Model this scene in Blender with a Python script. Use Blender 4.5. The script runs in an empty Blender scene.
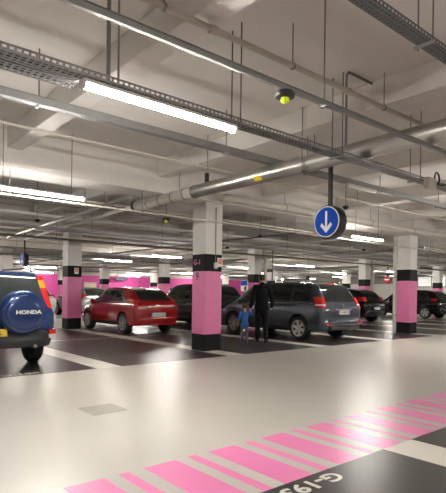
import bpy, bmesh, math, random
from mathutils import Vector, Matrix
random.seed(7)
C = bpy.context.scene.collection
PI = math.pi
R = math.radians

# ------------------------------------------------------------------ materials
def srgb(r, g, b):
    def f(c):
        c /= 255.0
        return c / 12.92 if c <= .04045 else ((c + .055) / 1.055) ** 2.4
    return (f(r), f(g), f(b), 1)

def mat(name, col, rough=.5, metal=0., emit=None, noise=0., nscale=4., coat=0., rnoise=0., bump=0., stretch=None, alpha=None, spec=None, detail=5):
    m = bpy.data.materials.new(name); m.use_nodes = True
    nt = m.node_tree; b = nt.nodes['Principled BSDF']
    b.inputs['Base Color'].default_value = col
    b.inputs['Roughness'].default_value = rough
    b.inputs['Metallic'].default_value = metal
    if spec is not None: b.inputs['Specular IOR Level'].default_value = spec
    if coat: b.inputs['Coat Weight'].default_value = coat; b.inputs['Coat Roughness'].default_value = .06
    if alpha is not None: b.inputs['Alpha'].default_value = alpha
    if emit is not None:
        b.inputs['Emission Color'].default_value = col; b.inputs['Emission Strength'].default_value = emit
    if noise or rnoise or bump:
        tc = nt.nodes.new('ShaderNodeTexCoord'); mp = nt.nodes.new('ShaderNodeMapping')
        nt.links.new(tc.outputs['Object'], mp.inputs['Vector'])
        mp.inputs['Location'].default_value = (.31, .17, .37)
        if stretch: mp.inputs['Scale'].default_value = stretch
        n = nt.nodes.new('ShaderNodeTexNoise'); n.inputs['Scale'].default_value = nscale
        n.inputs['Detail'].default_value = detail; n.inputs['Roughness'].default_value = .6
        nt.links.new(mp.outputs['Vector'], n.inputs['Vector'])
        if noise:
            cr = nt.nodes.new('ShaderNodeMapRange')
            cr.inputs['From Min'].default_value = .25; cr.inputs['From Max'].default_value = .75
            cr.inputs['To Min'].default_value = 1 - noise; cr.inputs['To Max'].default_value = 1 + noise
            nt.links.new(n.outputs['Fac'], cr.inputs['Value'])
            mx = nt.nodes.new('ShaderNodeVectorMath'); mx.operation = 'SCALE'
            mx.inputs[0].default_value = col[:3]
            nt.links.new(cr.outputs['Result'], mx.inputs['Scale'])
            nt.links.new(mx.outputs['Vector'], b.inputs['Base Color'])
        if rnoise:
            rr = nt.nodes.new('ShaderNodeMapRange')
            rr.inputs['From Min'].default_value = .3; rr.inputs['From Max'].default_value = .7
            rr.inputs['To Min'].default_value = max(.02, rough - rnoise); rr.inputs['To Max'].default_value = rough + rnoise
            nt.links.new(n.outputs['Fac'], rr.inputs['Value']); nt.links.new(rr.outputs['Result'], b.inputs['Roughness'])
        if bump:
            bp = nt.nodes.new('ShaderNodeBump'); bp.inputs['Strength'].default_value = bump; bp.inputs['Distance'].default_value = .01
            nt.links.new(n.outputs['Fac'], bp.inputs['Height']); nt.links.new(bp.outputs['Normal'], b.inputs['Normal'])
    return m

M = {}
M['concrete'] = mat('ceiling_concrete', (.66, .635, .60, 1), .85, noise=.06, nscale=1.3, bump=.15)
M['beam'] = mat('beam_concrete', (.70, .675, .64, 1), .85, noise=.06, nscale=1.7, bump=.15)
M['colwhite'] = mat('column_white_paint', (.74, .72, .69, 1), .6, noise=.05, nscale=3)
M['colpink'] = mat('column_pink_paint', srgb(232, 128, 178), .45, noise=.05, nscale=5)
M['colblack'] = mat('column_black_paint', (.010, .0095, .010, 1), .6, noise=.15, nscale=6, spec=.2)
M['floor_beige'] = mat('floor_beige_epoxy', (.60, .575, .52, 1), .33, noise=.035, nscale=.7, detail=2, spec=.8)
M['floor_dark'] = mat('floor_dark_epoxy', (.044, .040, .039, 1), .30, noise=.10, nscale=1.6, detail=2, spec=.6)
M['floor_pink'] = mat('floor_pink_paint', srgb(248, 140, 196), .3, noise=.03, nscale=2, detail=1, spec=.8)
M['floor_line'] = mat('floor_cream_paint', (.82, .79, .71, 1), .32, noise=.06, nscale=3, spec=.6)
M['wallwhite'] = mat('wall_white_paint', (.62, .60, .56, 1), .7, noise=.05, nscale=.8)
M['wallshade'] = mat('wall_upper_shade', (.25, .235, .215, 1), .85, noise=.1, nscale=.8)  # darker wall tone standing in for the shade high on the right wall
M['wallpink'] = mat('wall_pink_paint', srgb(212, 80, 156), .6, noise=.05, nscale=.6)
M['galv'] = mat('galvanised_steel', (.30, .30, .30, 1), .42, .85, noise=.15, nscale=9)
M['trunk'] = mat('grey_painted_steel', (.24, .24, .235, 1), .45, .5, noise=.1, nscale=7)
M['trunkdark'] = mat('dark_grey_steel', (.11, .115, .12, 1), .45, .4, noise=.1, nscale=7)
M['rod'] = mat('threaded_rod_steel', (.16, .16, .155, 1), .5, .7)
M['alu'] = mat('aluminium_cladding', (.46, .45, .43, 1), .36, .95, noise=.10, nscale=3, rnoise=.05)
M['creampipe'] = mat('cream_painted_pipe', (.50, .46, .40, 1), .5, noise=.05, nscale=5)
M['whitepipe'] = mat('white_painted_pipe', (.62, .59, .54, 1), .5, noise=.06, nscale=5)
M['lamp'] = mat('lamp_diffuser', (1, .955, .885, 1), .4, emit=195.)
M['lampoff'] = mat('opal_cover', (.72, .71, .68, 1), .4)
M['lamphouse'] = mat('lamp_housing', (.62, .61, .58, 1), .45)
M['black'] = mat('black_plastic', (.012, .012, .012, 1), .45)
M['rubber'] = mat('tyre_rubber', (.014, .014, .014, 1), .75, noise=.2, nscale=20)
M['rim'] = mat('alloy_rim', (.52, .52, .52, 1), .28, .8)
M['trim'] = mat('dark_bumper_plastic', (.035, .035, .037, 1), .5)
M['glass'] = mat('tinted_car_glass', (.012, .014, .015, 1), .04, spec=.6)
M['glassg'] = mat('greenish_car_glass', (.028, .034, .034, 1), .05, spec=.5)
M['chrome'] = mat('chrome', (.75, .75, .75, 1), .12, 1.)
M['redlens'] = mat('red_lens', (.55, .022, .018, 1), .15, coat=.5)
M['orangelens'] = mat('amber_lens', (.75, .27, .02, 1), .15, coat=.5)
M['clearlens'] = mat('clear_lens', (.62, .63, .65, 1), .12, coat=.5)
M['platew'] = mat('white_plate', (.72, .72, .70, 1), .4)
M['platey'] = mat('yellow_plate', (.80, .55, .05, 1), .4)
M['plateblue'] = mat('blue_plate_band', (.02, .08, .45, 1), .4)
M['signblue'] = mat('sign_blue', (.004, .065, .46, 1), .6, spec=.15)
M['navy'] = mat('navy_sign', (.012, .02, .07, 1), .5)
M['signwhite'] = mat('sign_white', (.80, .80, .80, 1), .4)
M['signred'] = mat('sign_red', (.30, .012, .018, 1), .6)
M['lime'] = mat('lime_lens', (.50, .62, .03, 1), .3, emit=.25)
M['yellow'] = mat('yellow_label', (.80, .62, .03, 1), .5)
M['ink'] = mat('dark_ink', (.03, .03, .03, 1), .6)
M['skin'] = mat('skin', (.52, .30, .21, 1), .55, noise=.06, nscale=20)
M['hair'] = mat('dark_hair', (.018, .013, .010, 1), .6, noise=.3, nscale=60)
M['hairb'] = mat('brown_hair', (.06, .035, .02, 1), .6, noise=.3, nscale=60)
M['jacket'] = mat('black_jacket_cloth', (.006, .0065, .008, 1), .85, spec=.2, noise=.2, nscale=30)
M['trousers'] = mat('black_trouser_cloth', (.009, .009, .0095, 1), .85, spec=.2, noise=.2, nscale=30)
M['blueshirt'] = mat('blue_top_cloth', (.03, .13, .42, 1), .8, noise=.15, nscale=40)
M['greycloth'] = mat('grey_trouser_cloth', (.13, .135, .15, 1), .85, noise=.15, nscale=40)
M['shoe'] = mat('black_shoe_leather', (.014, .012, .011, 1), .4)
M['shoeblue'] = mat('blue_shoe', (.05, .09, .2, 1), .6)
M['doorcream'] = mat('lit_cream_door', (.85, .72, .50, 1), .5)
M['winlit'] = mat('lit_window', (.8, .8, .78, 1), .4, emit=.35)
M['orangesign'] = mat('orange_notice', (.75, .30, .14, 1), .5)
M['drain'] = mat('steel_grate', (.58, .55, .49, 1), .4, .1)
M['hole'] = mat('drain_void', (.08, .075, .068, 1), .9)

def paint(name, col, metal=.3, rough=.28, coat=.9):
    return mat(name, col, rough, metal, coat=coat, spec=.4, noise=.04, nscale=40)

# ------------------------------------------------------------------ mesh helpers
class MB:
    def __init__(s): s.bm = bmesh.new(); s.mi = 0; s.rot = None
    def _v(s, p): return s.bm.verts.new(p)
    def face(s, vs):
        try: f = s.bm.faces.new(vs)
        except ValueError: return None
        f.material_index = s.mi; return f
    def box(s, c, d, bev=0., m=None):
        g = bmesh.ops.create_cube(s.bm, size=1.)
        vs = g['verts']
        for v in vs:
            p = Vector((v.co.x * d[0], v.co.y * d[1], v.co.z * d[2]))
            if m is not None: p = m @ p
            v.co = p + Vector(c)
        fs = {f for v in vs for f in v.link_faces}
        for f in fs: f.material_index = s.mi
        if bev:
            es = list({e for v in vs for e in v.link_edges})
            r = bmesh.ops.bevel(s.bm, geom=es, offset=bev, segments=2, affect='EDGES', profile=.5)
            for f in r['faces']: f.material_index = s.mi
        return s
    def ring(s, c, ax1, ax2, r, n):
        return [s._v(c + ax1 * (r * math.cos(2 * PI * i / n)) + ax2 * (r * math.sin(2 * PI * i / n))) for i in range(n)]
    def bridge(s, a, b):
        n = len(a)
        for i in range(n): s.face((a[i], a[(i + 1) % n], b[(i + 1) % n], b[i]))
    def tube(s, pts, r, n=10, caps=True):
        pts = [Vector(p) for p in pts]
        rs = r if isinstance(r, (list, tuple)) else [r] * len(pts)
        prev = None; up = None
        for i, p in enumerate(pts):
            if i == 0: t = pts[1] - p
            elif i == len(pts) - 1: t = p - pts[i - 1]
            else: t = (pts[i + 1] - p).normalized() + (p - pts[i - 1]).normalized()
            if t.length < 1e-9: t = pts[-1] - pts[0]
            t.normalize()
            if up is None:
                up = Vector((0, 0, 1)) if abs(t.z) < .9 else Vector((1, 0, 0))
            a = t.cross(up).normalized(); b = a.cross(t).normalized(); up = b
            rg = s.ring(p, a, b, rs[i], n)
            if prev: s.bridge(prev, rg)
            elif caps: s.face(list(reversed(rg)))
            prev = rg
        if caps: s.face(prev)
        return s
    def lathe(s, prof, origin, axis, n=24, closed=False):
        # prof: list of (r, h) along the axis
        o = Vector(origin); ax = Vector(axis).normalized()
        u = Vector((0, 0, 1)) if abs(ax.z) < .9 else Vector((1, 0, 0))
        a = ax.cross(u).normalized(); b = ax.cross(a).normalized()
        prev = None; first = None
        for r, h in prof:
            rg = s.ring(o + ax * h, a, b, max(r, 1e-4), n)
            if prev: s.bridge(prev, rg)
            else: first = rg
            prev = rg
        if closed: s.bridge(prev, first)
        else:
            s.face(list(reversed(first))); s.face(prev)
        return s
    def prism(s, poly, f, thick):
        # poly 2D -> f(a, b, h) gives 3D
        lo = [s._v(f(a, b, 0)) for a, b in poly]; hi = [s._v(f(a, b, thick)) for a, b in poly]
        s.face(list(reversed(lo))); s.face(hi); s.bridge(lo, hi)
        return s
    def gridf(s, f, nu, nv):
        g = [[s._v(f(i / nu, j / nv)) for j in range(nv + 1)] for i in range(nu + 1)]
        for i in range(nu):
            for j in range(nv): s.face((g[i][j], g[i + 1][j], g[i + 1][j + 1], g[i][j + 1]))
        return g
    def build(s, name, mats, parent=None, smooth=False, angle=None, loc=None):
        bmesh.ops.recalc_face_normals(s.bm, faces=s.bm.faces[:])
        me = bpy.data.meshes.new(name); s.bm.to_mesh(me); s.bm.free()
        return link(name, me, mats, parent, smooth, angle, loc)

def link(name, me, mats, parent=None, smooth=False, angle=None, loc=None):
    for m in (mats if isinstance(mats, (list, tuple)) else [mats]): me.materials.append(m)
    if smooth:
        me.shade_smooth()
        if angle: me.set_sharp_from_angle(angle=R(angle))
    o = bpy.data.objects.new(name, me); C.objects.link(o)
    if parent: o.parent = parent
    if loc: o.location = loc
    return o

def tag(o, label, cat, group=None, kind=None):
    o['label'] = label; o['category'] = cat
    if group: o['group'] = group
    if kind: o['kind'] = kind
    return o
def thing(name, label, cat, loc=(0, 0, 0), rz=0., group=None):
    o = bpy.data.objects.new(name, None); C.objects.link(o); o.empty_display_size = .1
    o.location = loc; o.rotation_euler = (0, 0, rz)
    return tag(o, label, cat, group)
def struct(o): o['kind'] = 'structure'; return o
def children(o): return list(o.children)
def copy_tree(o, parent=None):
    c = o.copy(); C.objects.link(c)
    if parent: c.parent = parent
    for ch in children(o): copy_tree(ch, c)
    return c
def evaluated(o):
    dg = bpy.context.evaluated_depsgraph_get(); dg.update()
    return bpy.data.meshes.new_from_object(o.evaluated_get(dg))
def text_mesh(name, body, size, mtx, m, parent, extrude=.002, align='CENTER', sx=1., bold=0.):
    cu = bpy.data.curves.new(name, 'FONT'); cu.body = body; cu.size = size; cu.extrude = extrude
    cu.offset = bold; cu.align_x = align; cu.align_y = 'CENTER'; cu.resolution_u = 3
    t = bpy.data.objects.new(name, cu); C.objects.link(t)
    me = evaluated(t); bpy.data.objects.remove(t); bpy.data.curves.remove(cu)
    me.transform(Matrix.Diagonal((sx, 1, 1, 1))); me.transform(mtx)
    return link(name, me, m, parent)
def frame_mtx(o, right, up):
    r = Vector(right).normalized(); u = Vector(up).normalized(); n = r.cross(u)
    return Matrix(((r.x, u.x, n.x, o[0]), (r.y, u.y, n.y, o[1]), (r.z, u.z, n.z, o[2]), (0, 0, 0, 1)))

# ------------------------------------------------------------------ the layout of the garage
ZS, ZB, ZR = 3.95, 3.30, 3.62          # slab, main beam soffit, rib soffit
U0, V0, SU, SV, CW = 6.9, 8.75, 8.7, 7.5, .49
UMIN, UMAX, VMIN, VMAX = -12., 44., -8., 46.
rows = [(-7.5, 2.27), (7.62, 17.4), (22.6, 32.4), (37.6, VMAX)]   # dark parking bays

# floor: one mesh, painted zones are faces of it
us = [UMIN, UMAX]; bands = []
k0 = -4
for k in range(k0, 13):
    a = 3.70 + 2.9 * k
    bands.append((a, a + .45)); us += [a, a + .45]
pink = []
for k in range(-22, 62):
    a = 1.285 + .605 * k
    pink += [(a, a + .295), (a + .40, a + .487)]
for a, b in pink: us += [a, b]
us = sorted({round(x, 4) for x in us if UMIN <= x <= UMAX})
vs = [VMIN, VMAX, 3.13, 12.44, 12.54, 27.45, 27.55]
for a, b in rows: vs += [a, b]
vs = sorted({round(x, 4) for x in vs})
def zone(u, v):
    if 2.27 < v < 3.13: return 2 if any(a < u < b for a, b in pink) else 0
    for i, (a, b) in enumerate(rows):
        if a < v < b:
            if any(p < u < q for p, q in bands): return 3
            if 12.44 < v < 12.54 or 27.45 < v < 27.55: return 3
            return 1
    return 0
m = MB()
gv = [[m._v((u, v, 0)) for v in vs] for u in us]
gl = {}
for i in range(len(us) - 1):
    for j in range(len(vs) - 1):
        m.mi = zone((us[i] + us[i + 1]) / 2, (vs[j] + vs[j + 1]) / 2)
        m.face((gv[i][j], gv[i + 1][j], gv[i + 1][j + 1], gv[i][j + 1]))
floor = struct(m.build('floor', [M['floor_beige'], M['floor_dark'], M['floor_pink'], M['floor_line']]))
text_mesh('bay_lettering', 'G-193', .185, frame_mtx((2.635, 2.155, .001), (-1, 0, 0), (0, -1, 0)), M['floor_line'], floor, .0005, sx=1.25, bold=.005)
text_mesh('bay_lettering', 'G-194', .17, frame_mtx((2.5, 7.79, .001), (1, 0, 0), (0, 1, 0)), M['floor_line'], floor, .0005, sx=1.35)

# ceiling with its beams and ribs
m = MB(); m.box(((UMIN + UMAX) / 2, (VMIN + VMAX) / 2, ZS + .1), (UMAX - UMIN, VMAX - VMIN, .2))
ceil = struct(m.build('ceiling', M['concrete']))
for j in range(-2, 5):
    v = V0 + SV * j
    m = MB(); m.box(((UMIN + UMAX) / 2, v, (ZS + ZB) / 2), (UMAX - UMIN - .02, .70, ZS - ZB), .015)
    m.build('beam', M['beam'], ceil)
for k in range(-4, 13):
    u = 2.565 + 2.9 * k
    m = MB(); m.box((u, (VMIN + VMAX) / 2, (ZS + ZR) / 2), (.25, VMAX - VMIN - .02, ZS - ZR), .012)
    m.build('rib', M['beam'], ceil)
# walls
def wall(name, c, d, mats, split=None):
    m = MB()
    if split is None: m.box(c, d)
    else:
        z0, z1 = c[2] - d[2] / 2, c[2] + d[2] / 2
        m.mi = 0; m.box((c[0], c[1], (z0 + split) / 2), (d[0], d[1], split - z0))
        m.mi = 1; m.box((c[0], c[1], (z1 + split) / 2), (d[0], d[1], z1 - split))
    return struct(m.build(name, mats))
wall('wall_far', ((UMIN + UMAX) / 2 + 7.5, VMAX + .1, ZS / 2), (UMAX - UMIN - 15, .2, ZS), [M['wallpink'], M['wallwhite']], 2.85)
wall('wall_corner', (UMIN + 7.5, VMAX + .1, ZS / 2), (15, .2, ZS), M['wallwhite'])
wall('wall_right', (UMAX + .1, (VMIN + VMAX) / 2, ZS / 2), (.2, VMAX - VMIN, ZS), [M['wallwhite'], M['wallshade']], 2.35)  # shade on the upper part is painted in as a grey band
wall('wall_left', (UMIN - .1, (VMIN + VMAX) / 2, ZS / 2), (.2, VMAX - VMIN, ZS), M['wallwhite'])
wall('wall_near', ((UMIN + UMAX) / 2, VMIN - .1, ZS / 2), (UMAX - UMIN, .2, ZS), M['wallwhite'])
def door(n, u, w):
    m = MB(); m.box((u, VMAX - .03, 1.03), (w, .05, 2.06), .006); d = struct(m.build('door_%d' % n, M['doorcream']))
    m = MB()
    for s in (-1, 1): m.box((u + s * (w / 2 + .05), VMAX - .04, 1.06), (.1, .08, 2.12))
    m.box((u, VMAX - .04, 2.13), (w + .2, .08, .1)); m.build('door_frame', M['wallwhite'], d)
    m = MB(); m.tube([(u + w * .4, VMAX - .055, 1.02), (u + w * .4, VMAX - .11, 1.02), (u + w * .28, VMAX - .11, 1.02)], .012, 8); m.build('door_handle', M['chrome'], d)
door(1, 21.4, 1.15); door(2, 28.9, .95)
# lit window on the right wall
m = MB(); m.box((UMAX - .03, 22.2, 2.55), (.05, 2.6, .9)); w1 = struct(m.build('window_1', M['winlit']))
m = MB()
for z in (2.07, 3.03): m.box((UMAX - .06, 22.2, z), (.08, 2.76, .08))
for y in (20.86, 22.2, 23.54): m.box((UMAX - .06, y, 2.55), (.08, .08, 1.03))
m.build('window_frame', M['trunk'], w1)

# ------------------------------------------------------------------ columns
GC = 'distant banded columns'
col_labels = {
    (0, 0): 'nearest square column with pink band and G-1 lettering, right of the red hatchback',
    (0, 1): 'pink banded column between the blue off-roader and the red hatchback, red notice on its black band',
    (1, 0): 'pink banded square column at right with a pale downpipe at its left edge',
    (1, 1): 'pink banded column rising behind the head of the walking man',
    (1, 2): 'slim far column seen just above the roof of the red hatchback, at its right end',
    (2, 1): 'far banded column with white pipe beside it, above the black crossover',
    (3, 1): 'far banded column cut by the right edge of the photo',
    (1, 3): 'far banded column standing above the nose of the red hatchback',
    (0, 2): 'far banded column hidden mostly by the blue off-roader',
}
colmesh = None
for i in range(0, 4):
    for j in range(0, 5):
        u, v = U0 + SU * i, V0 + SV * j
        if (i, j) == (0, 0) or colmesh is None:
            m = MB(); h = CW / 2
            prev = None
            zs = [(0, 2), (.37, 2), (.37, 1), (1.77, 1), (1.77, 2), (2.15, 2), (2.15, 0), (ZB, 0)]
            levels = [0, .37, 1.77, 2.15, ZB]; mi = [2, 1, 2, 0]
            prof = [(-h + .02, -h), (h - .02, -h), (h, -h + .02), (h, h - .02), (h - .02, h), (-h + .02, h), (-h, h - .02), (-h, -h + .02)]
            rings = [[m._v((a, b, z)) for a, b in prof] for z in levels]
            m.mi = 2; m.face(list(reversed(rings[0]))); m.mi = 0; m.face(rings[-1])
            for q in range(4): m.mi = mi[q]; m.bridge(rings[q], rings[q + 1])
            o = m.build('concrete_column', [M['colwhite'], M['colpink'], M['colblack']]); colmesh = o.data
        else:
            o = bpy.data.objects.new('concrete_column', colmesh); C.objects.link(o)
        o.location = (u, v, 0)
        if (i, j) in col_labels: tag(o, col_labels[(i, j)], 'column')
        else: tag(o, 'small far column with a pink band, deep among the distant rows', 'column', GC)
        if (i, j) in ((0, 0), (0, 1), (1, 0), (1, 1), (2, 1)):
            num = {(0, 0): '9', (0, 1): '8', (1, 0): '', (1, 1): '', (2, 1): ''}[(i, j)]
            if (i, j) == (0, 0):
                text_mesh('lettering', 'G-1', .17, frame_mtx((-CW / 2 - .002, .05, 1.97), (0, -1, 0), (0, 0, 1)), M['colpink'], o, .001)
                text_mesh('lettering', '9', .26, frame_mtx((-CW / 2 - .002, .04, 1.65), (0, -1, 0), (0, 0, 1)), M['colblack'], o, .001)
def notice(u, v, z, label):
    t = thing('notice_plate', label, 'sign', (u, v, z))
    m = MB(); m.box((0, -.006, 0), (.15, .008, .20), .002); m.build('plate', M['signwhite'], t)
    m = MB(); m.box((0, -.012, .02), (.11, .004, .12)); m.build('pictogram', M['orangesign'], t)
notice(U0 + .17, V0 - CW / 2, 1.98, 'small orange and white notice on the black band of the nearest column')
notice(U0 + .05, V0 + SV - CW / 2, 1.98, 'small red and white notice on the column left of the red hatchback')
# small white box with its cable on the near column
t = thing('call_box', 'small white box with a cable running up the right face of the nearest column', 'box', (U0 + .03, V0 - CW / 2, 1.9))
m = MB(); m.box((0, -.03, 0), (.09, .06, .14), .012); m.build('casing', M['lampoff'], t)
m = MB(); m.tube([(0, -.02, .05), (0, -.02, 1.3)], .011, 8); m.build('cable_conduit', M['trunk'], t)

def vpipe(u, v, r, z1, label, mt='whitepipe', z0=0.):
    t = thing('downpipe', label, 'pipe', (u, v, 0))
    m = MB(); m.tube([(0, 0, z0), (0, 0, z1)], r, 14); m.build('pipe_run', M[mt], t, True, 40)
    for z in (.6, 1.9, 3.0):
        m = MB(); m.lathe([(r, -.02), (r + .012, -.02), (r + .012, .02), (r, .02)], (0, 0, z), (0, 0, 1), 14); m.build('pipe_clamp', M['galv'], t, True, 40)
vpipe(U0 + SU - .19, V0 + CW / 2 + .085, .07, 3.3, 'pale vertical downpipe along the left edge of the right-hand column')
vpipe(U0 + SU + .33, V0 + SV - .33, .09, 3.28, 'white vertical pipe just right of the column behind the walking man')
vpipe(U0 + 2 * SU + .36, V0 + SV - .3, .09, 3.28, 'white vertical pipe right of the far column above the black crossover')

# ------------------------------------------------------------------ lamps
def make_lamp(L=1.57):
    t = thing('batten_lamp', '', 'lamp')
    m = MB(); m.box((0, 0, .036), (L, .085, .03), .008); m.build('housing', M['lamphouse'], t)
    m = MB()
    n = 16
    prev = None
    for x in (-L / 2 + .03, L / 2 - .03):
        rg = [m._v((x, .021 * math.cos(2 * PI * i / n), .021 * math.sin(2 * PI * i / n))) for i in range(n)]
        if prev: m.bridge(prev, rg)
        m.face(rg); prev = rg
    m.build('diffuser', M['lamp'], t, True, 50)
    for s in (-1, 1):
        m = MB(); m.box((s * (L / 2 - .012), 0, .012), (.03, .085, .075), .01); m.build('end_cap', M['lamphouse'], t)
    return t
lamp0 = make_lamp()
first = [True]
def lamp(u, v, z, label, group=None, rods=True, top=ZS):
    if first[0]: t = lamp0; first[0] = False
    else: t = copy_tree(lamp0)
    t.location = (u, v, z)
    tag(t, label, 'lamp', group)
    if rods:
        for s in (-.55, .55):
            m = MB(); m.tube([(s, 0, .05), (s, 0, top - z)], .006, 6); m.build('hanger_rod', M['rod'], t)
    return t
lamp(2.36, 3.58, 2.875, 'long bright tube lamp under the perforated tray at upper left, nearest the camera', rods=False)
lamp(2.82, 8.0, 2.87, 'bright tube lamp cut by the left edge of the photo, below the wide beam')
lamp(12.0, 7.95, 2.87, 'bright tube lamp right of the blue arrow sign, below the white pipe')
GLD = 'tube lamps far back in the garage'
for v, uu in ((18.4, (-7, 3.0, 12.2, 21.6, 30.9, 40)), (22.9, (-7, 3.0, 12.2, 21.6, 30.9, 40)), (33.3, (3, 12.2, 24.2, 32.0, 40)), (37.8, (3, 12.2, 22.6, 31.0, 40)), (43.8, (16, 25, 34)), (28.0, (27, 37.6)), (3.65, (20.4, 29.6, 38.8)), (7.95, (21, 30.3, 39.5))):
    for u in uu: lamp(u, v, 2.87, 'small bright tube lamp glowing deep in the garage under the far pipes', GLD)
# lamps beside and behind the camera that the floor and columns are lit by
for u, v in ((-6.6, 3.65), (11.2, 3.65), (-6.4, 8.0), (-6.6, -3.6), (2.4, -3.6), (11.2, -3.6), (20, -3.6)):
    lamp(u, v, 2.87 if v != 3.65 else 2.85, 'tube lamp in the aisle outside the frame of the photo', 'tube lamps beside and behind the viewpoint', rods=(v != 3.65))

# ------------------------------------------------------------------ trays, trunks, pipes
def rods_for(t, pts, z, top=ZS, r=.006):
    for (u, v) in pts:
        m = MB(); m.tube([(u, v, z), (u, v, top)], r, 6); m.build('hanger_rod', M['rod'], t)

def perforated_tray(label, u0, u1, v, z, w=.20, fl=.06, pitch=.06, rods=(), mt='galv', group=None, cables=True):
    t = thing('cable_tray', label, 'cable tray', (0, 0, 0), group=group)
    m = MB()
    # developed section: flange, base, flange as a list of (dv, dz)
    sec = [(-w / 2, fl), (-w / 2, fl * .68), (-w / 2, fl * .3), (-w / 2, 0)]
    nb = 7
    for i in range(1, nb): sec.append((-w / 2 + w * i / nb, 0))
    sec += [(w / 2, 0), (w / 2, fl * .3), (w / 2, fl * .68), (w / 2, fl)]
    n = int((u1 - u0) / pitch)
    xs = []
    for i in range(n):
        xs += [u0 + i * pitch, u0 + i * pitch + pitch * .62]
    xs.append(u0 + n * pitch)
    g = [[m._v((x, v + a, z + b)) for a, b in sec] for x in xs]
    for i in range(len(xs) - 1):
        for j in range(len(sec) - 1):
            hole = (i % 2 == 0) and j in (1, 4, 6, 8, len(sec) - 3)
            if hole: continue
            m.face((g[i][j], g[i + 1][j], g[i + 1][j + 1], g[i][j + 1]))
    o = m.build('tray_channel', M[mt], t)
    sol = o.modifiers.new('thickness', 'SOLIDIFY'); sol.thickness = .002
    if cables:
        for q in range(3):
            m = MB(); a = v - w * .28 + q * w * .27
            m.tube([(u0 + .05, a, z + .02), ((u0 + u1) / 2, a + .01, z + .022), (u1 - .05, a, z + .02)], .013, 6); m.build('cable', M['black' if q != 1 else 'trunkdark'], t)
    for (a, top, both) in rods:
        for s in ((-1, 1) if both else (-1,)):
            m = MB(); m.tube([(a + (.04 if both and s > 0 else 0), v + s * (w / 2 + .015), z - .02), (a + (.04 if both and s > 0 else 0), v + s * (w / 2 + .015), top)], .007, 6); m.build('hanger_rod', M['rod'], t)
        m = MB(); m.box((a, v, z - .012), (.035, w + .06, .018)); m.build('hanger_bar', M['galv'], t)
    return t
perforated_tray('long perforated steel cable tray running diagonally above the nearest tube lamp', -3., 16., 3.66, 2.965, .15, .055, .05,
                rods=((-.6, ZS, True), (3.21, ZS, True), (4.85, ZS, True), (6.7, ZS, True), (9, ZS, True), (12, ZS, True)))
perforated_tray('short lower perforated tray at the upper left, ending where the tube lamp begins', -3., 1.66, 3.84, 2.965, .16, .045, .05,
                rods=((-.8, ZS, True),))
perforated_tray('perforated cable tray cutting the top right corner of the photo', -2., 12., 2.06, 3.4, .12, .05, .05, rods=((3.9, ZS, True), (7, ZS, True)), mt='trunkdark')

def trunking(label, u0, u1, v, z, w, h, rods=(), mt='trunk', lid=True, group=None, r=.007, axis='u'):
    t = thing('cable_trunking', label, 'cable trunking', group=group)
    def P(a, b, c): return (a, b, c) if axis == 'u' else (b, a, c)
    m = MB(); m.box(P((u0 + u1) / 2, v, z), P(u1 - u0, w, h), .004); m.build('duct', M[mt], t)
    m = MB(); m.box(P((u0 + u1) / 2, v, z + h / 2 + .003), P(u1 - u0, w + .012, .006)); m.build('cover', M[mt], t)
    for a in rods:
        m = MB(); m.tube([P(a, v, z + h / 2), P(a, v, ZS)], r, 6); m.build('hanger_rod', M['rod'], t)
        m = MB(); m.box(P(a, v, z - h / 2 - .006), P(.03, w + .04, .012)); m.build('bracket', M['galv'], t)
    return t
trunking('slim grey conduit trunk along the top of the photo carrying the lime lens beacon', -3., 14., 2.78, 3.0, .036, .040, rods=(3.5, 6.2, 9), mt='trunk')
trunking('grey metal trunk below the perforated trays, crossing behind the big silver duct', -3., 18., 5.42, 3.365, .11, .08, rods=(.4, 1.9, 4.6, 6.4, 8.6, 11), mt='trunk')
# two stout grey poles in the upper left that carry the tray
t = thing('suspension_pole', 'stout grey vertical pole dropping from the ceiling to the tray, left of the pair', 'pole', (1.84, 3.66, 0))
m = MB(); m.tube([(0, 0, 2.98), (0, 0, ZS)], .017, 10); m.build('tube', M['trunk'], t); m = MB(); m.box((0, 0, ZS - .01), (.1, .1, .02)); m.build('foot_plate', M['galv'], t)
t = thing('suspension_pole', 'slim grey vertical pole dropping to the tray, right of the stouter one', 'pole', (1.93, 3.66, 0))
m = MB(); m.tube([(0, 0, 2.98), (0, 0, ZS)], .009, 10); m.build('tube', M['trunk'], t); m = MB(); m.box((0, 0, ZS - .01), (.06, .06, .02)); m.build('foot_plate', M['galv'], t)

def pipe_run(label, pts, r, mt, hang=(), clamp='galv', group=None, name='service_pipe', couple=(), seg=14):
    t = thing(name, label, 'pipe', group=group)
    m = MB(); m.tube(pts, r, seg); m.build('pipe_run', M[mt], t, True, 40)
    d = (Vector(pts[-1]) - Vector(pts[0])).normalized()
    for p in couple:
        m = MB(); m.lathe([(r, -.035), (r + .01, -.035), (r + .01, .035), (r, .035)], p, d, seg); m.build('coupling', M[mt], t, True, 40)
    for (p, top) in hang:
        m = MB(); m.lathe([(r + .001, -.012), (r + .008, -.012), (r + .008, .012), (r + .001, .012)], p, d, seg); m.build('pipe_clamp', M[clamp], t, True, 40)
        m = MB(); m.tube([(p[0], p[1], p[2] + r), (p[0], p[1], top)], .006, 6); m.build('hanger_rod', M['rod'], t)
    return t
pipe_run('thin cream pipe along the top of the photo ending near the big silver duct', [(-3, 3.25, 3.53), (6.4, 3.25, 3.53)], .028, 'creampipe', hang=(((2.1, 3.25, 3.53), ZS), ((5.22, 3.25, 3.53), ZS), ((3.6, 3.25, 3.53), ZS)), couple=((2.6, 3.25, 3.53), (4.5, 3.25, 3.53)))
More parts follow.
